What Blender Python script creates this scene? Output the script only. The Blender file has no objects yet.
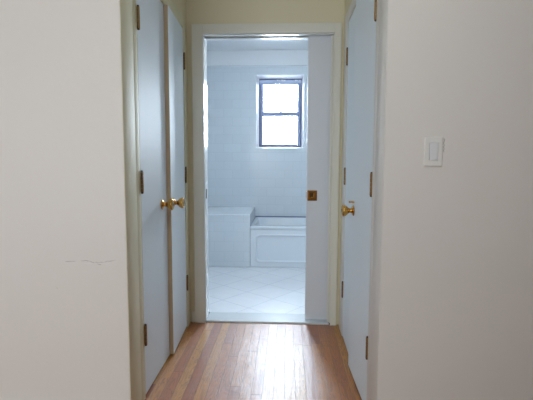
import bpy, bmesh, math, random
from mathutils import Matrix, Vector
random.seed(4)
sc = bpy.context.scene
COL = sc.collection

# ------------------------------------------------------------------ materials
def srgb(r, g, b):
    f = lambda v: (v/255/12.92) if v/255 <= .04045 else ((v/255+.055)/1.055)**2.4
    return (f(r), f(g), f(b), 1)

def base_mat(name, col, rough=.5, metal=0.0, spec=.5, coat=0.0, coat_rough=.1):
    m = bpy.data.materials.new(name); m.use_nodes = True
    nt = m.node_tree; p = nt.nodes['Principled BSDF']
    p.inputs['Base Color'].default_value = col
    p.inputs['Roughness'].default_value = rough
    p.inputs['Metallic'].default_value = metal
    p.inputs['Specular IOR Level'].default_value = spec
    p.inputs['Coat Weight'].default_value = coat
    p.inputs['Coat Roughness'].default_value = coat_rough
    return m, nt, p

def N(nt, t, **kw):
    n = nt.nodes.new(t)
    for k, v in kw.items(): setattr(n, k, v)
    return n

def mathn(nt, op, a, b=None, c=None):
    n = N(nt, 'ShaderNodeMath', operation=op)
    for i, v in enumerate((a, b, c)):
        if v is None: continue
        if isinstance(v, (int, float)): n.inputs[i].default_value = v
        else: nt.links.new(v, n.inputs[i])
    return n.outputs[0]

def mixc(nt, fac, a, b, mode='MIX'):
    n = N(nt, 'ShaderNodeMix', data_type='RGBA', blend_type=mode)
    for i, v in ((0, fac), (6, a), (7, b)):
        if isinstance(v, (int, float)): n.inputs[i].default_value = v
        elif isinstance(v, tuple): n.inputs[i].default_value = v
        else: nt.links.new(v, n.inputs[i])
    return n.outputs[2]

def paint(name, col, rough=.5, bump=.02, scale=60, mottle=.03, spec=.5, coat=0., coat_rough=.15, big=.0):
    """painted plaster or wood: faint mottling and roller texture"""
    m, nt, p = base_mat(name, col, rough, spec=spec, coat=coat, coat_rough=coat_rough)
    geo = N(nt, 'ShaderNodeNewGeometry')
    n1 = N(nt, 'ShaderNodeTexNoise'); n1.inputs['Scale'].default_value = 2.2; n1.inputs['Detail'].default_value = 4
    nt.links.new(geo.outputs['Position'], n1.inputs['Vector'])
    dark = tuple(c*(1-mottle*2) for c in col[:3])+(1,)
    nt.links.new(mixc(nt, n1.outputs['Fac'], dark, col), p.inputs['Base Color'])
    n2 = N(nt, 'ShaderNodeTexNoise'); n2.inputs['Scale'].default_value = scale; n2.inputs['Detail'].default_value = 3
    nt.links.new(geo.outputs['Position'], n2.inputs['Vector'])
    h = n2.outputs['Fac']
    if big:
        n3 = N(nt, 'ShaderNodeTexNoise'); n3.inputs['Scale'].default_value = 5
        nt.links.new(geo.outputs['Position'], n3.inputs['Vector'])
        h = mathn(nt, 'MULTIPLY_ADD', n3.outputs['Fac'], big, h)
    b = N(nt, 'ShaderNodeBump'); b.inputs['Strength'].default_value = 1; b.inputs['Distance'].default_value = bump*.01
    nt.links.new(h, b.inputs['Height']); nt.links.new(b.outputs[0], p.inputs['Normal'])
    return m

def wood_floor():
    m, nt, p = base_mat('oak_strip_floor', (0.4, .2, .1, 1), .3, coat=1.0, coat_rough=.38, spec=.15)
    p.inputs['Coat IOR'].default_value = 1.85
    L = nt.links
    geo = N(nt, 'ShaderNodeNewGeometry'); sp = N(nt, 'ShaderNodeSeparateXYZ'); L.new(geo.outputs['Position'], sp.inputs[0])
    w = .057
    xs = mathn(nt, 'DIVIDE', mathn(nt, 'ADD', sp.outputs['X'], 5.02), w)
    row = mathn(nt, 'FLOOR', xs)
    fx = mathn(nt, 'FRACT', xs)
    wn = N(nt, 'ShaderNodeTexWhiteNoise', noise_dimensions='1D'); L.new(row, wn.inputs['W'])
    ys = mathn(nt, 'DIVIDE', mathn(nt, 'ADD', mathn(nt, 'MULTIPLY', wn.outputs['Value'], 9.7), mathn(nt, 'ADD', sp.outputs['Y'], 10)), .95)
    brd = mathn(nt, 'FLOOR', ys); fy = mathn(nt, 'FRACT', ys)
    cv = N(nt, 'ShaderNodeCombineXYZ'); L.new(row, cv.inputs[0]); L.new(brd, cv.inputs[1])
    w2 = N(nt, 'ShaderNodeTexWhiteNoise', noise_dimensions='2D'); L.new(cv.outputs[0], w2.inputs['Vector'])
    ramp = N(nt, 'ShaderNodeValToRGB'); e = ramp.color_ramp.elements
    e[0].position = 0; e[0].color = srgb(156, 80, 26); e[1].position = 1; e[1].color = srgb(200, 138, 44)
    for pos, c in ((.3, srgb(170, 92, 26)), (.55, srgb(184, 108, 30)), (.8, srgb(196, 128, 40))):
        q = e.new(pos); q.color = c
    L.new(w2.outputs['Value'], ramp.inputs[0])
    # grain, stretched along the board, shifted per board
    gv = N(nt, 'ShaderNodeCombineXYZ')
    L.new(mathn(nt, 'MULTIPLY', sp.outputs['X'], 26), gv.inputs[0])
    L.new(mathn(nt, 'MULTIPLY', sp.outputs['Y'], 2.0), gv.inputs[1])
    L.new(mathn(nt, 'MULTIPLY', w2.outputs['Value'], 40), gv.inputs[2])
    g = N(nt, 'ShaderNodeTexNoise'); g.inputs['Scale'].default_value = 1.0; g.inputs['Detail'].default_value = 5; g.inputs['Distortion'].default_value = 1.1
    L.new(gv.outputs[0], g.inputs['Vector'])
    rings = mathn(nt, 'FRACT', mathn(nt, 'MULTIPLY', g.outputs['Fac'], 9))
    rings = mathn(nt, 'POWER', rings, 2.5)
    fg = N(nt, 'ShaderNodeTexNoise'); fg.inputs['Scale'].default_value = 1; fg.inputs['Detail'].default_value = 6
    fv = N(nt, 'ShaderNodeCombineXYZ'); L.new(mathn(nt, 'MULTIPLY', sp.outputs['X'], 420), fv.inputs[0]); L.new(mathn(nt, 'MULTIPLY', sp.outputs['Y'], 14), fv.inputs[1])
    L.new(fv.outputs[0], fg.inputs['Vector'])
    c1 = mixc(nt, mathn(nt, 'MULTIPLY', rings, .62), ramp.outputs[0], srgb(84, 44, 22))
    c2 = mixc(nt, mathn(nt, 'MULTIPLY', fg.outputs['Fac'], .28), c1, srgb(112, 58, 26))
    # joints
    ex = mathn(nt, 'LESS_THAN', mathn(nt, 'MINIMUM', fx, mathn(nt, 'SUBTRACT', 1, fx)), .018)
    ey = mathn(nt, 'LESS_THAN', fy, .0022)
    gap = mathn(nt, 'MAXIMUM', ex, ey)
    c3 = mixc(nt, mathn(nt, 'MULTIPLY', gap, .65), c2, srgb(60, 34, 22))
    L.new(c3, p.inputs['Base Color'])
    rr = mathn(nt, 'MULTIPLY_ADD', g.outputs['Fac'], .15, .52)
    L.new(rr, p.inputs['Roughness'])
    big = N(nt, 'ShaderNodeTexNoise'); big.inputs['Scale'].default_value = 9; L.new(geo.outputs['Position'], big.inputs['Vector'])
    h = mathn(nt, 'SUBTRACT', mathn(nt, 'ADD', mathn(nt, 'MULTIPLY', rings, -.10), mathn(nt, 'ADD', mathn(nt, 'MULTIPLY', w2.outputs['Value'], .2), mathn(nt, 'MULTIPLY', big.outputs['Fac'], 1.2))), mathn(nt, 'MULTIPLY', gap, .5))
    b = N(nt, 'ShaderNodeBump'); b.inputs['Distance'].default_value = .0018; b.inputs['Strength'].default_value = 1.0
    L.new(h, b.inputs['Height']); L.new(b.outputs[0], p.inputs['Normal']); L.new(b.outputs[0], p.inputs['Coat Normal'])
    return m

def tile_mat(name, col, grout, w, h, mode, offset=.5, rough=.18, mortar=.004, vein=0., rot=0., spec=.5):
    """glazed tiles; mode 'XZ', 'YZ', 'XY' or 'BOX' picks the surface axes"""
    m, nt, p = base_mat(name, col, rough, spec=spec)
    L = nt.links
    geo = N(nt, 'ShaderNodeNewGeometry'); sp = N(nt, 'ShaderNodeSeparateXYZ'); L.new(geo.outputs['Position'], sp.inputs[0])
    cv = N(nt, 'ShaderNodeCombineXYZ')
    if mode == 'XY': a, b_ = sp.outputs['X'], sp.outputs['Y']
    elif mode == 'XZ': a, b_ = sp.outputs['X'], sp.outputs['Z']
    elif mode == 'YZ': a, b_ = sp.outputs['Y'], sp.outputs['Z']
    L.new(a, cv.inputs[0]); L.new(b_, cv.inputs[1])
    mp = N(nt, 'ShaderNodeMapping'); mp.inputs['Rotation'].default_value = (0, 0, rot); mp.inputs['Location'].default_value = (20.03, 20.06-.06, 0)
    L.new(cv.outputs[0], mp.inputs[0])
    br = N(nt, 'ShaderNodeTexBrick'); br.offset = offset; br.squash = 1
    br.inputs['Scale'].default_value = 1; br.inputs['Brick Width'].default_value = w; br.inputs['Row Height'].default_value = h
    br.inputs['Mortar Size'].default_value = mortar; br.inputs['Mortar Smooth'].default_value = .3; br.inputs['Bias'].default_value = 0
    br.inputs['Color1'].default_value = col
    br.inputs['Color2'].default_value = tuple(c*.965 for c in col[:3])+(1,)
    br.inputs['Mortar'].default_value = grout
    L.new(mp.outputs[0], br.inputs['Vector'])
    c = br.outputs['Color']
    if vein:
        n = N(nt, 'ShaderNodeTexNoise'); n.inputs['Scale'].default_value = 5; n.inputs['Detail'].default_value = 7; n.inputs['Distortion'].default_value = 1.6
        L.new(geo.outputs['Position'], n.inputs['Vector'])
        c = mixc(nt, mathn(nt, 'MULTIPLY', n.outputs['Fac'], vein), c, srgb(150, 152, 155))
    L.new(c, p.inputs['Base Color'])
    b = N(nt, 'ShaderNodeBump', invert=True); b.inputs['Distance'].default_value = .0006; b.inputs['Strength'].default_value = .5
    L.new(br.outputs['Fac'], b.inputs['Height']); L.new(b.outputs[0], p.inputs['Normal'])
    return m

def brass(name, col, rough):
    m, nt, p = base_mat(name, col, rough, metal=1)
    geo = N(nt, 'ShaderNodeNewGeometry'); n = N(nt, 'ShaderNodeTexNoise'); n.inputs['Scale'].default_value = 90; n.inputs['Detail'].default_value = 3
    nt.links.new(geo.outputs['Position'], n.inputs['Vector'])
    nt.links.new(mixc(nt, n.outputs['Fac'], tuple(c*.6 for c in col[:3])+(1,), col), p.inputs['Base Color'])
    return m

def glass_mat():
    m = bpy.data.materials.new('window_glass'); m.use_nodes = True; nt = m.node_tree
    nt.nodes.clear()
    o = N(nt, 'ShaderNodeOutputMaterial'); t = N(nt, 'ShaderNodeBsdfTransparent'); g = N(nt, 'ShaderNodeBsdfGlossy')
    g.inputs['Roughness'].default_value = .02; t.inputs[0].default_value = (.95, .97, .97, 1)
    f = N(nt, 'ShaderNodeFresnel'); f.inputs[0].default_value = 1.45
    mx = N(nt, 'ShaderNodeMixShader')
    nt.links.new(f.outputs[0], mx.inputs[0]); nt.links.new(t.outputs[0], mx.inputs[1]); nt.links.new(g.outputs[0], mx.inputs[2]); nt.links.new(mx.outputs[0], o.inputs[0])
    return m

M = {}
M['near_wall'] = paint('off_white_wall_paint', srgb(223, 218, 213), .6, bump=.05, scale=45, mottle=.012, big=1.5)
M['hall_wall'] = paint('cream_wall_paint', srgb(222, 214, 184), .55, bump=.05, scale=60, mottle=.02)
M['ceiling'] = paint('white_ceiling_paint', srgb(230, 228, 222), .8, bump=.04)
M['casing'] = paint('ivory_trim_paint', srgb(222, 221, 210), .4, bump=.03, scale=25, mottle=.02, spec=.5)
M['casing_white'] = paint('white_trim_paint', srgb(224, 222, 218), .55, bump=.03, scale=25, mottle=.02)
M['casing_olive'] = paint('aged_cream_trim_paint', srgb(224, 219, 190), .6, bump=.03, scale=25, mottle=.03)
M['door'] = paint('pale_grey_blue_door_enamel', srgb(224, 235, 243), .55, bump=.06, scale=14, mottle=.01, spec=.6, big=1.5)
M['pocket'] = paint('grey_white_pocket_door_enamel', srgb(214, 219, 226), .4, bump=.04, scale=16, mottle=.01)
M['edge'] = paint('tan_door_edge', srgb(200, 180, 150), .5, bump=.03)
M['jamb'] = paint('glossy_white_jamb_enamel', srgb(226, 228, 226), .16, bump=.02, scale=20, mottle=.01)
M['bath_paint'] = paint('bathroom_white_paint', srgb(240, 242, 243), .32, bump=.01)
M['reveal'] = paint('window_reveal_white', srgb(244, 245, 246), .5, bump=.02)
M['frame'] = paint('glare_lightened_window_metal', srgb(150, 160, 192), .4, bump=.01)  # darker metal; window glare is put into this lighter base colour
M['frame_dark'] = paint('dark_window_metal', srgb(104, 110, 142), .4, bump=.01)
M['frame_light'] = paint('pale_blue_window_metal', srgb(190, 200, 224), .4, bump=.01)
M['flake'] = paint('flaking_white_paint', srgb(238, 240, 244), .6)
M['tile_xz'] = tile_mat('white_glazed_wall_tile_front', srgb(214, 221, 226), srgb(206, 214, 219), .215, .1085, 'XZ')
M['tile_yz'] = tile_mat('white_glazed_wall_tile_side', srgb(214, 221, 226), srgb(206, 214, 219), .215, .1085, 'YZ')
M['tile_top'] = tile_mat('white_glazed_ledge_tile', srgb(226, 232, 236), srgb(218, 224, 229), .215, .215, 'XY', offset=0, rough=.12)
M['cap'] = paint('white_cap_tile_glaze', srgb(222, 228, 232), .2, bump=.01)
M['bath_floor'] = tile_mat('marbled_floor_tile', srgb(240, 242, 246), srgb(204, 209, 216), .30, .30, 'XY', offset=0, rough=.28, mortar=.004, vein=.22, rot=math.radians(38))
M['marble'] = paint('white_marble_saddle', srgb(222, 228, 232), .25, bump=.01, scale=30, mottle=.10)
M['tub'] = paint('white_tub_enamel', srgb(216, 223, 229), .14, bump=.005, mottle=.005, spec=.6)
M['wood'] = wood_floor()
M['brass'] = brass('aged_brass', srgb(222, 172, 92), .22)
M['hinge'] = brass('tarnished_brass', srgb(150, 118, 76), .34)
M['hinge_dark'] = brass('dark_bronze', srgb(96, 72, 50), .4)
M['pull'] = brass('darkened_brass', srgb(150, 100, 50), .3)
M['switch'] = paint('switch_plastic', srgb(226, 224, 220), .3, bump=.0, mottle=.005)
M['rocker'] = paint('rocker_plastic', srgb(222, 222, 224), .25, bump=.0, mottle=.005)
M['dark'] = paint('dark_void', srgb(30, 26, 24), .8, bump=.0)
M['steel'] = base_mat('steel_track', srgb(150, 150, 155), .35, metal=1)[0]
M['crack'] = paint('crack_grey', srgb(176, 169, 166), .8)
M['crack_light'] = paint('crack_lifted_paint', srgb(232, 227, 222), .7)
M['glass'] = glass_mat()
M['lamp_glass'] = base_mat('lit_opal_glass', (1, .9, .75, 1), .4)[0]

# ------------------------------------------------------------------ mesh helpers
def box(bm, x0, x1, y0, y1, z0, z1, bev=0., seg=2):
    r = bmesh.ops.create_cube(bm, size=1)
    vs = r['verts']
    for v in vs:
        v.co = Vector((x0 + (v.co.x+.5)*(x1-x0), y0 + (v.co.y+.5)*(y1-y0), z0 + (v.co.z+.5)*(z1-z0)))
    if bev:
        es = list({e for v in vs for e in v.link_edges})
        bmesh.ops.bevel(bm, geom=es, offset=bev, segments=seg, profile=.5, affect='EDGES')
    return bm

def newbox(*a, **k): return box(bmesh.new(), *a, **k)

def lathe(bm, prof, origin, axis, n=28):
    """prof: list of (distance along axis, radius)"""
    axis = Vector(axis).normalized(); o = Vector(origin)
    up = Vector((0, 0, 1)) if abs(axis.z) < .9 else Vector((1, 0, 0))
    a = axis.cross(up).normalized(); b = axis.cross(a).normalized()
    rings = []
    for d, r in prof:
        if r < 1e-6: rings.append([bm.verts.new(o+axis*d)])
        else: rings.append([bm.verts.new(o+axis*d+(a*math.cos(t)+b*math.sin(t))*r) for t in [2*math.pi*k/n for k in range(n)]])
    for p, q in zip(rings, rings[1:]):
        if len(p) == 1 and len(q) == 1: continue
        for k in range(n):
            k2 = (k+1) % n
            if len(p) == 1: bm.faces.new((p[0], q[k2], q[k]))
            elif len(q) == 1: bm.faces.new((p[k], p[k2], q[0]))
            else: bm.faces.new((p[k], p[k2], q[k2], q[k]))
    for r in (rings[0], rings[-1]):
        if len(r) > 1: bm.faces.new(r)
    bmesh.ops.recalc_face_normals(bm, faces=bm.faces[:])
    return bm

def rrect(x0, x1, y0, y1, r, n=8):
    pts = []
    for cx, cy, a0 in ((x1-r, y1-r, 0), (x0+r, y1-r, 90), (x0+r, y0+r, 180), (x1-r, y0+r, 270)):
        for k in range(n+1):
            t = math.radians(a0+90*k/n); pts.append((cx+r*math.cos(t), cy+r*math.sin(t)))
    return pts

def loft(bm, rings, cap0=False, cap1=False):
    vr = [[bm.verts.new(p) for p in r] for r in rings]
    for a, b in zip(vr, vr[1:]):
        n = len(a)
        for k in range(n): bm.faces.new((a[k], a[(k+1) % n], b[(k+1) % n], b[k]))
    if cap0: bm.faces.new(vr[0])
    if cap1: bm.faces.new(vr[-1])
    bmesh.ops.recalc_face_normals(bm, faces=bm.faces[:])
    return bm

def root_loc(p):
    return Vector(p['_o']) if '_o' in p.keys() else Vector((0, 0, 0))

def obj(name, bm, mat, parent=None, smooth=False, local=False):
    """one mesh object. Geometry is given in world coordinates unless local; children keep it relative to the root"""
    if parent is not None and not local:
        o = parent
        while o.parent: o = o.parent
        bmesh.ops.translate(bm, verts=bm.verts[:], vec=-Vector(o.location))
    me = bpy.data.meshes.new(name); bm.to_mesh(me); bm.free()
    for mm in (mat if isinstance(mat, (list, tuple)) else [mat]): me.materials.append(mm)
    if smooth:
        for f in me.polygons: f.use_smooth = True
        me.set_sharp_from_angle(angle=math.radians(smooth if smooth is not True else 40))
    ob = bpy.data.objects.new(name, me); COL.objects.link(ob)
    if parent is not None: ob.parent = parent
    return ob

def thing(name, label, cat, loc=(0, 0, 0), rz=0, group=None, kind=None):
    o = bpy.data.objects.new(name, None); COL.objects.link(o)
    o.location = loc; o.rotation_euler = (0, 0, rz); o.empty_display_size = .1
    o['label'] = label; o['category'] = cat
    if group: o['group'] = group
    if kind: o['kind'] = kind
    return o

def struct(name, bm, mat, label, cat, smooth=False):
    o = obj(name, bm, mat, smooth=smooth); o['kind'] = 'structure'; o['label'] = label; o['category'] = cat
    return o

def tag(o, label, cat, group=None):
    o['label'] = label; o['category'] = cat
    if group: o['group'] = group

# ------------------------------------------------------------------ layout (metres; camera at x=0,y=0)
XL, XR = -.700, .382            # hallway side walls
YL, YR = 1.870, 1.757           # where the walls facing the camera stand
YD = 3.113                      # wall holding the bathroom doorway
YB0 = 3.235                     # its bathroom side
BX0, BX1, BY1 = -1.15, 1.14, 5.50
CEIL, BCEIL = 2.58, 2.502
RX0, RX1, RY0 = -2.6, 2.3, -1.6  # room behind and around the camera

# floors
bm = newbox(RX0, RX1, RY0, YR, -.08, 0); box(bm, -1.5, 1.2, YR, YD-.006, -.08, 0); box(bm, RX0, -1.5, YR, YL, -.08, 0)
struct('floor', bm, M['wood'], 'glossy oak strip floor running down the hallway', 'floor')
struct('floor_bathroom', newbox(BX0-.1, BX1+.1, YB0+.06, BY1+.1, -.08, .010), M['bath_floor'], 'pale marbled square tiles laid diagonally in the bathroom', 'floor')
t = struct('trim_1', newbox(-.583, .312, YD, YB0+.058, -.02, .012, bev=.003), M['marble'], 'white marble saddle under the bathroom doorway', 'threshold')
struct('floor_doorway', newbox(BX0-.1, BX1+.1, YD-.004, YB0+.059, -.08, -.021), M['dark'], 'dark subfloor edge below the marble saddle', 'floor')

# ceilings
struct('ceiling', newbox(RX0-.1, RX1+.1, RY0-.1, YB0-.06, CEIL, CEIL+.1), M['ceiling'], 'white ceiling of the room and hallway', 'ceiling')
struct('ceiling_bathroom', newbox(BX0-.1, BX1+.1, YB0-.05, BY1+.1, BCEIL, BCEIL+.1), M['bath_paint'], 'white bathroom ceiling', 'ceiling')

# walls facing the camera
wl = struct('wall_left', newbox(RX0, XL, YL, YL+.12, 0, CEIL), M['near_wall'], 'off white wall left of the hallway opening with a hairline crack', 'wall')
wr = struct('wall_right', newbox(XR, RX1, YR, YR+.12, 0, CEIL), M['near_wall'], 'off white wall right of the hallway opening, behind the light switch', 'wall')

def ribbon(bm, pts, w, y):
    top, bot = [], []
    for i, (x, z) in enumerate(pts):
        ww = w*random.uniform(.35, 1.0)*(.25 if i in (0, len(pts)-1) else 1)
        top.append((x, z+ww/2)); bot.append((x, z-ww/2))
    f = [bm.verts.new((x, y-.0006, z)) for x, z in top+bot[::-1]]
    b = [bm.verts.new((x, y, z)) for x, z in top+bot[::-1]]
    n = len(top); m = len(f)
    for i in range(n-1):
        bm.faces.new((f[i], f[i+1], f[m-2-i], f[m-1-i]))
    for i in range(m): bm.faces.new((f[i], f[(i+1) % m], b[(i+1) % m], b[i]))
    bmesh.ops.recalc_face_normals(bm, faces=bm.faces[:])
def wob(x0, z0, x1, z1, n, a):
    return [(x0+(x1-x0)*i/n, z0+(z1-z0)*i/n+random.uniform(-a, a)) for i in range(n+1)]
bm = bmesh.new()
for a in ((-.975, .742, -.925, .745, 5, .001), (-.905, .748, -.865, .744, 6, .002), (-.865, .744, -.842, .738, 5, .003), (-.842, .738, -.80, .742, 6, .003), (-.80, .742, -.745, .752, 7, .002), (-.835, .733, -.812, .731, 4, .003), (-1.022, .625, -1.012, .618, 4, .003)):
    ribbon(bm, wob(*a), .0028, YL)
obj('crack', bm, M['crack'], wl)
bm = bmesh.new()
for a in ((-.905, .737, -.85, .733, 5, .002), (-.80, .735, -.775, .738, 4, .002)):
    ribbon(bm, wob(*a), .003, YL)
obj('lifted_paint', bm, M['crack_light'], wl)

# hallway side walls with the closet openings
HD = 2.062                      # closet door head height
LY0, LY1 = 2.080, 3.004         # left closet opening
bm = bmesh.new()
box(bm, XL-.11, XL, YL+.12, LY0-.002, 0, CEIL); box(bm, XL-.11, XL, LY1+.002, YD, 0, CEIL); box(bm, XL-.11, XL, LY0-.002, LY1+.002, HD+.002, CEIL)
struct('wall_hall_left', bm, M['hall_wall'], 'cream wall around the left closet doors', 'wall')
RY0c, RY1c = 1.988, 2.905
bm = bmesh.new()
box(bm, XR, XR+.11, YR+.12, RY0c-.002, 0, CEIL); box(bm, XR, XR+.11, RY1c+.002, YD, 0, CEIL); box(bm, XR, XR+.11, RY0c-.002, RY1c+.002, HD+.002, CEIL)
struct('wall_hall_right', bm, M['hall_wall'], 'cream wall around the right closet doors', 'wall')
# closet shells
struct('wall_closet_left', newbox(-1.46, -1.40, YL+.12, YD, 0, CEIL), M['near_wall'], 'back wall inside the left closet', 'wall')
struct('wall_closet_right', newbox(1.08, 1.14, YR+.12, YD, 0, CEIL), M['near_wall'], 'back wall inside the right closet', 'wall')

# door wall: front skin, back skin (pocket cavity between), solid left and head
OX0, OX1, OZ = -.583, .312, 2.040
bm = bmesh.new()
box(bm, -1.46, OX0-.02, YD, YB0-.06, 0, CEIL)           # left of doorway
box(bm, OX0-.02, OX1+.02, YD, YD+.022, OZ+.02, CEIL)     # over doorway, front skin
box(bm, OX1+.02, 1.14, YD, YD+.022, 0, CEIL)             # right, front skin
struct('wall_doorway', bm, M['hall_wall'], 'cream wall holding the bathroom doorway', 'wall')
bm = bmesh.new()
box(bm, BX0-.1, OX0-.02, YB0-.058, YB0, 0, CEIL)
box(bm, OX0-.02, OX1+.02, YB0-.022, YB0, OZ+.02, CEIL)
box(bm, OX1+.02, BX1+.1, YB0-.022, YB0, 0, CEIL)
struct('wall_doorway_inner', bm, M['tile_xz'], 'white tiled bathroom side of the doorway wall', 'wall')

# bathroom walls
tx = BY1
WX0, WX1, WZ0, WZ1 = -.381, .200, 1.322, 2.209      # window opening at the wall face
IX0, IX1, IZ0, IZ1 = -.353, .179, 1.340, 2.178      # frame opening after the splay
WY = 5.585
TZ = 2.300
def walls_with_hole(bm, y0, y1, z0, z1):
    box(bm, BX0, WX0, y0, y1, z0, z1); box(bm, WX1, BX1, y0, y1, z0, z1)
    if z0 < WZ0: box(bm, WX0, WX1, y0, y1, z0, WZ0)
    if z1 > WZ1: box(bm, WX0, WX1, y0, y1, WZ1, z1)
bm = bmesh.new(); walls_with_hole(bm, BY1+.001, BY1+.26, 0, BCEIL)
struct('wall_back', bm, M['bath_paint'], 'painted bathroom wall above the tiles, holding the window', 'wall')
bm = bmesh.new(); walls_with_hole(bm, BY1-.008, BY1+.001, .010, TZ)
struct('wall_back_tiling', bm, M['tile_xz'], 'pale wall tiles around the small bathroom window', 'wall')
bm = newbox(BX0, BX1, BY1-.013, BY1+.001, TZ, TZ+.022, bev=.004)
struct('trim_2', bm, M['cap'], 'narrow rounded cap row along the top of the bathroom tiles', 'trim')
bm = newbox(BX0-.1, BX0, YB0, BY1+.26, 0, BCEIL)
struct('wall_bath_left', bm, M['tile_yz'], 'tiled left wall of the bathroom', 'wall')
bm = newbox(BX1, BX1+.1, YB0, BY1+.26, 0, BCEIL)
struct('wall_bath_right', bm, M['tile_yz'], 'tiled right wall of the bathroom', 'wall')

# ------------------------------------------------------------------ bathroom window
win = thing('window_1', 'small double hung window with blue grey metal frame, lightened to paint in glare, over the tub', 'window', ((WX0+WX1)/2, BY1, WZ0), kind='structure')
def rect(x0, x1, z0, z1, y): return [(x0, y, z0), (x1, y, z0), (x1, y, z1), (x0, y, z1)]
bm = bmesh.new()
loft(bm, [rect(WX0, WX1, WZ0, WZ1, BY1-.0085), rect(IX0, IX1, IZ0, IZ1, WY), rect(IX0, IX1, IZ0, IZ1, BY1+.26), rect(WX0, WX1, WZ0, WZ1, BY1+.26), rect(WX0, WX1, WZ0, WZ1, BY1-.0085)])
obj('window_reveal', bm, M['reveal'], win)
def ringframe(bm, x0, x1, z0, z1, wl_, wr_, wb, wt, y0, y1, bev=.003):
    box(bm, x0, x0+wl_, y0, y1, z0, z1, bev); box(bm, x1-wr_, x1, y0, y1, z0, z1, bev)
    box(bm, x0+wl_, x1-wr_, y0, y1, z0, z0+wb, bev); box(bm, x0+wl_, x1-wr_, y0, y1, z1-wt, z1, bev)
bm = bmesh.new(); ringframe(bm, IX0, IX1, IZ0, IZ1, .020, .020, .014, .018, WY, WY+.09)
obj('window_frame', bm, M['frame_dark'], win)
bm = newbox(IX0+.004, IX1-.004, WY-.006, WY-.0005, IZ0+.001, IZ0+.014, bev=.002)
obj('window_sill', bm, M['frame_dark'], win)
mz = 1.752
bm = bmesh.new(); ringframe(bm, IX0+.0205, IX1-.0205, IZ0+.014, mz+.020, .032, .032, .020, .054, WY+.008, WY+.036)
ls = obj('lower_sash', bm, M['frame'], win)
bm = bmesh.new(); box(bm, -.105, -.07, WY+.010, WY+.034, mz+.0205, mz+.032, .003); box(bm, -.095, -.06, WY+.003, WY+.010, mz+.0205, mz+.028, .002)
obj('sash_lock', bm, M['frame_light'], ls)
bm = bmesh.new()
for x in (-.30, .12): box(bm, x-.02, x+.02, WY+.010, WY+.034, mz+.0205, mz+.027, .002)
obj('tilt_latch', bm, M['frame_light'], ls)
obj('glass_pane', newbox(IX0+.052, IX1-.052, WY+.020, WY+.024, IZ0+.027, mz-.036), M['glass'], ls)
bm = bmesh.new(); ringframe(bm, IX0+.0205, IX1-.0205, mz-.012, IZ1-.019, .032, .032, .024, .020, WY+.042, WY+.070)
us = obj('upper_sash', bm, M['frame'], win)
obj('glass_pane', newbox(IX0+.052, IX1-.052, WY+.054, WY+.058, mz+.012, IZ1-.039), M['glass'], us)
# head rail with flaking white paint on its upper edge
bm = newbox(IX0+.006, IX1-.006, WY-.020, WY-.0005, IZ1-.062, IZ1-.022, bev=.006, seg=3)
hr = obj('head_rail', bm, M['frame_light'], win, smooth=True)
bm = bmesh.new()
for k in range(16):
    x = random.uniform(-.14, IX1-.03); w_ = random.uniform(.006, .022); zt = IZ1-.022
    box(bm, x, x+w_, WY-.023, WY-.0195, zt-random.uniform(.004, .014), zt-.001+random.uniform(0, .006), .001, 1)
obj('paint_flake', bm, M['flake'], hr)
obj('lower_lip', newbox(IX0+.006, IX1-.006, WY-.014, WY-.0005, IZ1-.075, IZ1-.0625, bev=.002), M['frame'], hr)

# ------------------------------------------------------------------ bath tub and tiled ledge
tub = thing('bathtub', 'white built in bathtub with panelled apron under the window', 'bathtub', (.37, 4.712, .010))
TX0, TX1, TY0, TY1, TH = -.394, BX1-.004, 4.712, BY1-.010, .463
def ring(x0, x1, y0, y1, r, z): return [(x, y, z) for x, y in rrect(x0, x1, y0, y1, r, 10)]
rg = [ring(TX0, TX1, TY0+.03, TY1, .004, .012), ring(TX0, TX1, TY0+.03, TY1, .004, TH-.035), ring(TX0, TX1, TY0+.004, TY1, .012, TH-.033), ring(TX0, TX1, TY0, TY1, .012, TH-.022),
      ring(TX0, TX1, TY0, TY1, .012, TH-.008), ring(TX0+.004, TX1-.004, TY0+.003, TY1-.003, .012, TH-.002), ring(TX0+.010, TX1-.010, TY0+.009, TY1-.009, .012, TH),
      ring(TX0+.04, TX1-.09, TY0+.085, TY1-.045, .12, TH-.001), ring(TX0+.048, TX1-.10, TY0+.093, TY1-.052, .12, TH-.006), ring(TX0+.054, TX1-.108, TY0+.098, TY1-.058, .12, TH-.02),
      ring(TX0+.13, TX1-.16, TY0+.13, TY1-.10, .13, .16), ring(TX0+.19, TX1-.21, TY0+.15, TY1-.13, .13, .11), ring(TX0+.26, TX1-.28, TY0+.20, TY1-.18, .10, .095)]
bm = loft(bmesh.new(), rg, cap0=True, cap1=True)
obj('basin', bm, M['tub'], tub, smooth=30)
# apron with a recessed rounded panel
def aring(x0, x1, z0, z1, r, y): return [(x, y, z) for x, z in rrect(x0, x1, z0, z1, r, 8)]
ax0, ax1, az0, az1 = TX0+.002, TX1-.002, .012, TH-.036
ya = TY0+.008
rg = [aring(ax0, ax1, az0, az1, .002, TY0+.0295), aring(ax0, ax1, az0, az1, .002, ya+.003), aring(ax0+.003, ax1-.003, az0+.003, az1-.003, .003, ya),
      aring(ax0+.050, ax1-.06, az0+.050, az1-.050, .045, ya), aring(ax0+.055, ax1-.065, az0+.055, az1-.055, .043, ya-.004), aring(ax0+.066, ax1-.076, az0+.066, az1-.066, .040, ya-.004),
      aring(ax0+.074, ax1-.084, az0+.074, az1-.074, .036, ya+.007), aring(ax0+.085, ax1-.095, az0+.085, az1-.085, .030, ya+.009)]
bm = loft(bmesh.new(), rg, cap0=True, cap1=True)
obj('apron', bm, M['tub'], tub, smooth=30)
bm = lathe(bmesh.new(), [(0, .03), (.003, .03), (.005, .024), (.003, 0)], (.72, 5.12, .0955), (0, 0, 1))
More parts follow.
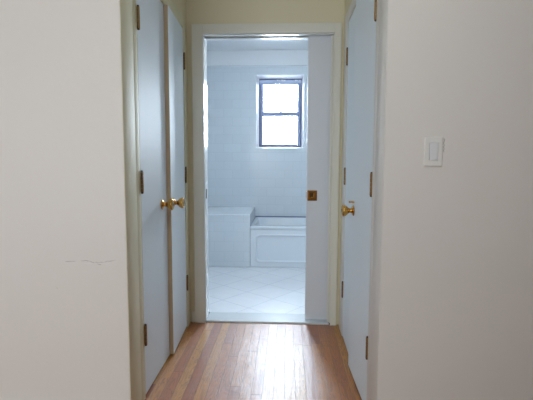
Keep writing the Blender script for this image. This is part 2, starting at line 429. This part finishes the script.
obj('drain', bm, M['steel'], tub, smooth=True)

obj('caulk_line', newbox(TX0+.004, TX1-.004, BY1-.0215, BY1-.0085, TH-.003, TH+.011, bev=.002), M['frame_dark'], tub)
led = thing('tiled_ledge', 'low white tiled ledge left of the bathtub, against the back wall', 'ledge', (-.77, 4.712, .010))
bm = newbox(BX0+.004, TX0-.0015, 4.712, BY1-.010, .012, .574)
obj('ledge_body', bm, [M['tile_xz'], M['tile_yz']], led)
for f in led.children[0].data.polygons:
    if abs(f.normal.x) > .5: f.material_index = 1
obj('ledge_top', newbox(BX0+.004, TX0-.0015, 4.708, BY1-.010, .5745, .590, bev=.003), M['tile_top'], led)

# ------------------------------------------------------------------ doorway jambs, casings, track
bm = bmesh.new()
box(bm, OX0-.019, OX0, YD+.001, YB0-.001, .012, OZ, .002)                # left jamb
struct('trim_3', bm, M['jamb'], 'glossy white left jamb of the bathroom doorway', 'door jamb')
j = COL.objects['trim_3']
obj('strike_plate', newbox(OX0, OX0+.003, YD+.045, YD+.070, .905, .975, bev=.001), M['hinge_dark'], j)
bm = bmesh.new()
box(bm, OX1, OX1+.019, YD+.001, YD+.021, .012, OZ, .002); box(bm, OX1-.014, OX1-.0005, YD+.014, YD+.021, .013, OZ-.001, .002)
box(bm, OX1, OX1+.019, YB0-.021, YB0-.001, .012, OZ, .002)
struct('trim_4', bm, M['casing'], 'split right jamb the sliding door runs between', 'door jamb')
bm = bmesh.new()
box(bm, OX0-.019, OX1+.019, YD+.001, YD+.030, OZ+.0005, OZ+.019, .002); box(bm, OX0-.019, OX1+.019, YB0-.034, YB0-.001, OZ+.0005, OZ+.019, .002)
struct('trim_5', bm, M['jamb'], 'white head jamb split by the sliding door slot', 'door jamb')
bm = bmesh.new(); box(bm, OX0-.019, 1.1, YD+.040, YB0-.044, OZ+.025, OZ+.045); 
struct('trim_6', bm, M['dark'], 'dark sliding door track in the head slot', 'door track')
bm = bmesh.new()
def casing_leg(bm, x0, x1, z1, inner):
    """flat casing board with a raised back band on its outer edge"""
    box(bm, x0, x1, YD-.014, YD-.0005, .0, z1, .003)
CZ = 2.112
box(bm, -.662, OX0-.003, YD-.019, YD-.0005, 0, CZ, .003)
box(bm, .318, XR-.018, YD-.019, YD-.0005, 0, CZ, .003)
box(bm, OX0-.003, .318, YD-.019, YD-.0005, OZ+.006, CZ, .003)
box(bm, OX0-.010, OX0-.001, YD-.022, YD-.0195, 0, OZ+.004, .001); box(bm, .316, .325, YD-.022, YD-.0195, 0, OZ+.004, .001)
struct('trim_7', bm, M['casing'], 'ivory casing around the bathroom doorway', 'door casing')
struct('baseboard_doorway', newbox(XL+.0115, -.6625, YD-.012, YD-.0005, 0, .078, bev=.003), M['casing'], 'short baseboard piece left of the bathroom doorway', 'baseboard')

# closet casings
def closet_casing(name, xs, s, y0, y1, yn, yf, mat, label):
    """s: +1 the casing stands proud towards +x, -1 towards -x. xs wall face"""
    bm = bmesh.new()
    def b(y0_, y1_, z0_, z1_, t, bev=.003):
        a, c = (xs+s*.0004, xs+s*t); box(bm, min(a, c), max(a, c), y0_, y1_, z0_, z1_, bev)
    b(yn, y0-.0625, 0, CEIL-.001, .003, .001)                 # wide outer board
    b(y0-.0615, y0-.003, 0, HD+.07, .002, .0006)             # inner board
    b(y1+.003, yf, 0, HD+.07, .003, .001)
    b(y0-.0025, y1+.0025, HD+.004, HD+.07, .003, .001)
    return struct(name, bm, mat, label, 'door casing', smooth=35)
closet_casing('trim_8', XL, 1, LY0, LY1, YL+.001, 3.085, M['casing_olive'], 'aged cream casing around the left closet doors')
closet_casing('trim_9', XR, -1, RY0c, RY1c, YR+.001, 3.04, M['casing_white'], 'white casing around the right closet doors')

# ------------------------------------------------------------------ doors
def make_hinge(name, parent, side, z, hoff):
    """barrel on the hinge axis (local), plates wrapping onto leaf and casing"""
    bm = bmesh.new()
    r = .0068; h = .098; x = side*hoff
    segs = 5
    for k in range(segs):
        a = z-h/2+h*k/segs; lathe(bm, [(0, r*.93), (.0012, r), (h/segs-.0016, r), (h/segs-.0006, r*.93)], (x, 0, a), (0, 0, 1), 18)
    ob = obj(name, bm, M['hinge'], parent, smooth=True, local=True)
    bm = bmesh.new()
    lathe(bm, [(0, r*.75), (.003, r*.9), (.006, r*.7), (.008, 0)], (x, 0, z+h/2), (0, 0, 1), 18)
    lathe(bm, [(0, r*.75), (.003, r*.9), (.006, r*.7), (.008, 0)], (x, 0, z-h/2), (0, 0, -1), 18)
    obj('hinge_tip', bm, M['hinge_dark'], ob, smooth=True, local=True)
    return ob

def make_knob(parent, side, y, z, th):
    """flared brass knob: rose, neck, head, on the hallway side"""
    bm = lathe(bmesh.new(), [(0, .027), (.003, .027), (.006, .024), (.009, .016), (.013, .012), (.022, .012), (.028, .016), (.034, .022), (.040, .0275), (.048, .031), (.056, .0325), (.060, .031), (.0635, .024), (.0645, .012), (.0635, 0)], (side*.0002, y, z), (side, 0, 0), 30)
    k = obj('knob', bm, M['brass'], parent, smooth=50, local=True)
    bm = lathe(bmesh.new(), [(0, .029), (.0022, .029), (.003, .0275)], (side*.0004, y, z), (side, 0, 0), 30)
    obj('rose', bm, M['hinge'], k, smooth=True, local=True)
    bm = lathe(bmesh.new(), [(0, .009), (.0015, .009), (.0022, .005), (.0022, 0)], (side*.0637, y, z), (side, 0, 0), 18)
    obj('keyway', bm, M['hinge_dark'], k, smooth=True, local=True)

def make_leaf(name, label, hx, hy, side, dirn, width, ang, knob_off, edge_mat=True, catch=False, kz=.938, hoff=.0075):
    """side: hallway direction (+1 = +x). dirn: leaf runs +y or -y from its hinge"""
    t = thing(name, label, 'door', (hx, hy, 0), ang, kind='structure')
    th = .034
    x0, x1 = sorted((0, -side*th)); y0, y1 = sorted((dirn*.0035, dirn*width))
    bm = newbox(x0, x1, y0, y1, 0.012, HD-.005, bev=.0018)
    slab = obj('door_slab', bm, [M['door'], M['edge']], t, local=True)
    if edge_mat:
        for f in slab.data.polygons:
            if f.normal.y*dirn > .6: f.material_index = 1
    for z in (.325, 1.083, 1.845): make_hinge('hinge', t, side, z, hoff)
    make_knob(t, side, dirn*(width-knob_off), kz, th)
    if catch:
        bm = bmesh.new()
        x = sorted((side*.0004, side*.010)); y = sorted((dirn*(width-.085), dirn*(width-.045)))
        box(bm, x[0], x[1], y[0], y[1], .958, .968, .002)
        lathe(bm, [(0, .004), (.012, .004), (.015, .006), (.018, .004), (.0185, 0)], (side*.010, (y[0]+y[1])/2, .963), (side, 0, 0), 14)
        obj('latch', bm, M['brass'], t, smooth=True, local=True)
    return t
make_leaf('door_1', 'left closet door nearer the camera, pale grey blue with one brass knob', XL, LY0+.002, 1, 1, .457, 0, .102)
make_leaf('door_2', 'left closet door farther from the camera, its tan edge standing slightly ajar', XL, LY1-.002, 1, -1, .457, math.radians(2.9), .060, kz=.930)
make_leaf('door_3', 'right closet door nearer the camera, slightly ajar with brass knob and latch', XR, RY0c+.002, -1, 1, .478, math.radians(2.4), .062, catch=True, kz=.916, hoff=.004)
d4 = make_leaf('door_4', 'right closet door farther from the camera, next to the bathroom doorway', XR, RY1c-.002, -1, -1, .433, 0, .05, hoff=.004)
for c in list(d4.children):
    if c.name.startswith('knob'):
        for g in list(c.children): bpy.data.objects.remove(g)
        bpy.data.objects.remove(c)

# pocket door
PX = .141; PY0, PY1 = 3.156, 3.190
pd = thing('door_5', 'grey white sliding pocket door half drawn across the bathroom doorway', 'door', (PX, PY0, 0), kind='structure')
obj('door_slab', newbox(PX, PX+.86, PY0, PY1, .020, OZ+.012, bev=.002), M['pocket'], pd)
pl = obj('pull_plate', bmesh.new(), M['pull'], pd)
bm = bmesh.new()
px0, px1, pz0, pz1 = .1475, .2165, .896, .970
yy = PY0-.0032
loft(bm, [aring(px0, px1, pz0, pz1, .004, PY0-.0003), aring(px0, px1, pz0, pz1, .004, yy), aring(px0+.012, px1-.012, pz0+.012, pz1-.012, .003, yy-.0008), aring(px0+.015, px1-.015, pz0+.015, pz1-.015, .003, yy+.0022), aring(px0+.017, px1-.017, pz0+.017, pz1-.017, .003, yy+.0025)], cap0=True, cap1=True)
bmesh.ops.translate(bm, verts=bm.verts[:], vec=-Vector(pd.location)); bm.to_mesh(pl.data); bm.free()
bm = newbox(px0+.017, px1-.026, yy+.0005, yy+.0024, pz0+.024, pz1-.018, bev=.0006)
obj('pull_recess', bm, M['hinge_dark'], pl)
bm = newbox(px0+.041, px0+.049, yy-.006, yy+.0004, pz0+.020, pz1-.018, bev=.002); box(bm, px0+.024, px0+.0405, yy-.005, yy+.0004, pz0+.020, pz0+.028, .002)
obj('thumb_turn', bm, M['brass'], pl)
obj('edge_pull', newbox(PX-.0025, PX-.0002, PY0+.008, PY1-.008, .915, .965, bev=.001), M['brass'], pd)

# baseboards in the near room
struct('baseboard_left', newbox(RX0, XL-.001, YL-.014, YL-.0005, 0, .09, bev=.003), M['casing_white'], 'white baseboard below the left wall', 'baseboard')
struct('baseboard_right', newbox(XR+.002, RX1, YR-.014, YR-.0005, 0, .09, bev=.003), M['casing_white'], 'white baseboard below the right wall', 'baseboard')

# ------------------------------------------------------------------ light switch
sx, sz = .5685, 1.227
sw = thing('light_switch', 'white rocker light switch on the right hand wall', 'light switch', (sx, YR, sz))
bm = bmesh.new()
def sring(w, h, r, y): return [(x, y, z) for x, z in rrect(sx-w/2, sx+w/2, sz-h/2, sz+h/2, r, 5)]
loft(bm, [sring(.0700, .1140, .003, YR-.0003), sring(.0700, .1140, .003, YR-.0035), sring(.066, .110, .003, YR-.0062), sring(.0350, .0690, .0015, YR-.0066), sring(.0345, .0685, .0015, YR-.002)], cap0=True, cap1=True)
pt = obj('cover_plate', bm, M['switch'], sw, smooth=30)
bm = bmesh.new()
r_ = [(sx-.0158, sx+.0158)]
vs = [bm.verts.new(p) for p in ((sx-.0158, YR-.0030, sz-.0326), (sx+.0158, YR-.0030, sz-.0326), (sx+.0158, YR-.0030, sz+.0326), (sx-.0158, YR-.0030, sz+.0326),
      (sx-.0158, YR-.0105, sz-.0326), (sx+.0158, YR-.0105, sz-.0326), (sx+.0158, YR-.0055, sz+.0326), (sx-.0158, YR-.0055, sz+.0326), (sx-.0158, YR-.0066, sz), (sx+.0158, YR-.0066, sz))]
for f in ((0, 1, 2, 3), (4, 5, 9, 8), (8, 9, 6, 7), (0, 1, 5, 4), (3, 2, 6, 7)): bm.faces.new([vs[i] for i in f])
bm.faces.new([vs[i] for i in (0, 4, 8, 7, 3)]); bm.faces.new([vs[i] for i in (1, 5, 9, 6, 2)])
bmesh.ops.recalc_face_normals(bm, faces=bm.faces[:])
obj('rocker', bm, M['rocker'], sw)
for z in (sz+.0475, sz-.0475):
    bm = lathe(bmesh.new(), [(0, .003), (.0008, .003), (.0011, .002), (.0011, 0)], (sx, YR-.0063, z), (0, -1, 0), 14)
    obj('screw', bm, M['switch'], sw, smooth=True)
bm = bmesh.new()
for a in ((sx+.040, sz+.05, sx+.041, sz-.002),):
    pts = [(a[0]+random.uniform(-.001, .002), a[1]+(a[3]-a[1])*i/8) for i in range(9)]
    f = [bm.verts.new((x-.0012, YR-.0006, z)) for x, z in pts]; g = [bm.verts.new((x+.0015, YR-.0006, z)) for x, z in pts]
    for i in range(8): bm.faces.new((f[i], g[i], g[i+1], f[i+1]))
obj('paint_scuff', bm, M['crack'], wr)

# ------------------------------------------------------------------ the room behind the camera
RW = (-2.45, -.55, .85, 2.25)     # rear window x0 x1 z0 z1
bm = bmesh.new()
box(bm, RX0-.1, RW[0], RY0-.16, RY0, 0, CEIL); box(bm, RW[1], RX1+.1, RY0-.16, RY0, 0, CEIL)
box(bm, RW[0], RW[1], RY0-.16, RY0, 0, RW[2]); box(bm, RW[0], RW[1], RY0-.16, RY0, RW[3], CEIL)
struct('wall_rear', bm, M['near_wall'], 'off white wall behind the camera with a wide window', 'wall')
struct('wall_room_left', newbox(RX0-.1, RX0, RY0, YL+.12, 0, CEIL), M['near_wall'], 'far left wall of the near room', 'wall')
struct('wall_room_right', newbox(RX1, RX1+.1, RY0, YR+.12, 0, CEIL), M['near_wall'], 'far right wall of the near room', 'wall')
w2 = thing('window_2', 'wide white window behind the camera', 'window', ((RW[0]+RW[1])/2, RY0, RW[2]), kind='structure')
bm = bmesh.new(); ringframe(bm, RW[0], RW[1], RW[2], RW[3], .05, .05, .05, .05, RY0-.10, RY0-.04)
mid = (RW[0]+RW[1])/2; box(bm, mid-.025, mid+.025, RY0-.10, RY0-.04, RW[2]+.05, RW[3]-.05, .003)
obj('window_frame', bm, M['casing_white'], w2)
obj('window_pane', newbox(RW[0]+.05, mid-.025, RY0-.075, RY0-.07, RW[2]+.05, RW[3]-.05), M['glass'], w2)
obj('window_pane', newbox(mid+.025, RW[1]-.05, RY0-.075, RY0-.07, RW[2]+.05, RW[3]-.05), M['glass'], w2)

# ------------------------------------------------------------------ light
def portal(name, loc, rot, sx_, sy_):
    l = bpy.data.lights.new(name, 'AREA'); l.shape = 'RECTANGLE'; l.size = sx_; l.size_y = sy_
    l.cycles.is_portal = True
    o = bpy.data.objects.new(name, l); COL.objects.link(o); o.location = loc; o.rotation_euler = rot
portal('daylight_portal', ((IX0+IX1)/2, WY+.10, (IZ0+IZ1)/2), (math.radians(-90), 0, 0), IX1-IX0, IZ1-IZ0)
portal('daylight_portal', (mid, RY0-.12, (RW[2]+RW[3])/2), (math.radians(90), 0, 0), RW[1]-RW[0], RW[3]-RW[2])

def fill_lamp(x, y, zc, col, power, label, drop=.09):  # unseen lamps, added to lift the ambient light in bathroom and hallway
    t = thing('added_fill_light', label, 'ceiling light', (x, y, zc-.001))
    obj('lamp_base', lathe(bmesh.new(), [(0, .06), (.012, .06), (.02, .03), (.024, .008), (drop, .008), (drop+.004, .06), (drop+.03, .095), (drop+.03, 0)], (x, y, zc-.001), (0, 0, -1)), M['steel'], t, smooth=True)
    m, n_, p = base_mat('lit_opal_shade', (.9, .9, .9, 1), .4)
    p.inputs['Emission Color'].default_value = col; p.inputs['Emission Strength'].default_value = power
    obj('lamp_shade', lathe(bmesh.new(), [(drop+.0305, .10), (drop+.05, .14), (drop+.08, .15), (drop+.11, .13), (drop+.13, .08), (drop+.138, 0)], (x, y, zc-.001), (0, 0, -1)), m, t, smooth=True)
fill_lamp(-.1, 3.66, BCEIL, (.86, .94, 1.0, 1), 26, 'round opal fill light added out of view in the bathroom')
fill_lamp(.05, .75, CEIL, (.93, 1.0, 1.0, 1), 22, 'round opal fill light added above the camera, out of view')

w = bpy.data.worlds.new('overcast_sky'); sc.world = w; w.use_nodes = True
nt = w.node_tree; bg = nt.nodes['Background']
tc = N(nt, 'ShaderNodeTexCoord'); sp = N(nt, 'ShaderNodeSeparateXYZ'); nt.links.new(tc.outputs['Generated'], sp.inputs[0])
# brighter, bluer sky to the north (+y, bathroom side); softer, warmer light to the south
ky = N(nt, 'ShaderNodeMapRange'); nt.links.new(sp.outputs['Y'], ky.inputs[0]); ky.inputs[1].default_value = -.4; ky.inputs[2].default_value = .4
SKY_N, SKY_S = (60.0, 68.0, 78.5, 1), (9.6, 10.0, 10.5, 1)
sky = mixc(nt, ky.outputs[0], SKY_S, SKY_N)
kz = N(nt, 'ShaderNodeMapRange'); nt.links.new(sp.outputs['Z'], kz.inputs[0]); kz.inputs[1].default_value = -.15; kz.inputs[2].default_value = .05; kz.inputs[3].default_value = .8; kz.inputs[4].default_value = 1
v = N(nt, 'ShaderNodeVectorMath', operation='SCALE'); nt.links.new(sky, v.inputs[0]); nt.links.new(kz.outputs[0], v.inputs['Scale'])
nt.links.new(v.outputs[0], bg.inputs['Color']); bg.inputs['Strength'].default_value = 1.0
try: w.cycles.sampling_method = 'MANUAL'; w.cycles.sample_map_resolution = 512
except Exception: pass

# ------------------------------------------------------------------ camera (solved from the photo's vanishing points)
cam = bpy.data.cameras.new('camera'); co = bpy.data.objects.new('camera', cam); COL.objects.link(co); sc.camera = co
cx, cy, f = 266.5, 200., 441.
Y = Vector((287-cx, -(158-cy), -f)).normalized()
Z = -Vector((251-cx, -(4821-cy), -f)).normalized(); Z = (Z - Y*Z.dot(Y)).normalized()
X = Y.cross(Z)
R = Matrix((X, Y, Z))
co.matrix_world = Matrix.Translation((0, 0, 1.2)) @ R.to_4x4()
cam.sensor_width = 36; cam.lens = f/533*36; cam.clip_start = .05

vs_ = sc.view_settings
sc.display_settings.display_device = 'sRGB'
vs_.view_transform = 'Standard'; vs_.look = 'None'; vs_.gamma = 1; vs_.use_curve_mapping = False
vs_.exposure = 0.0
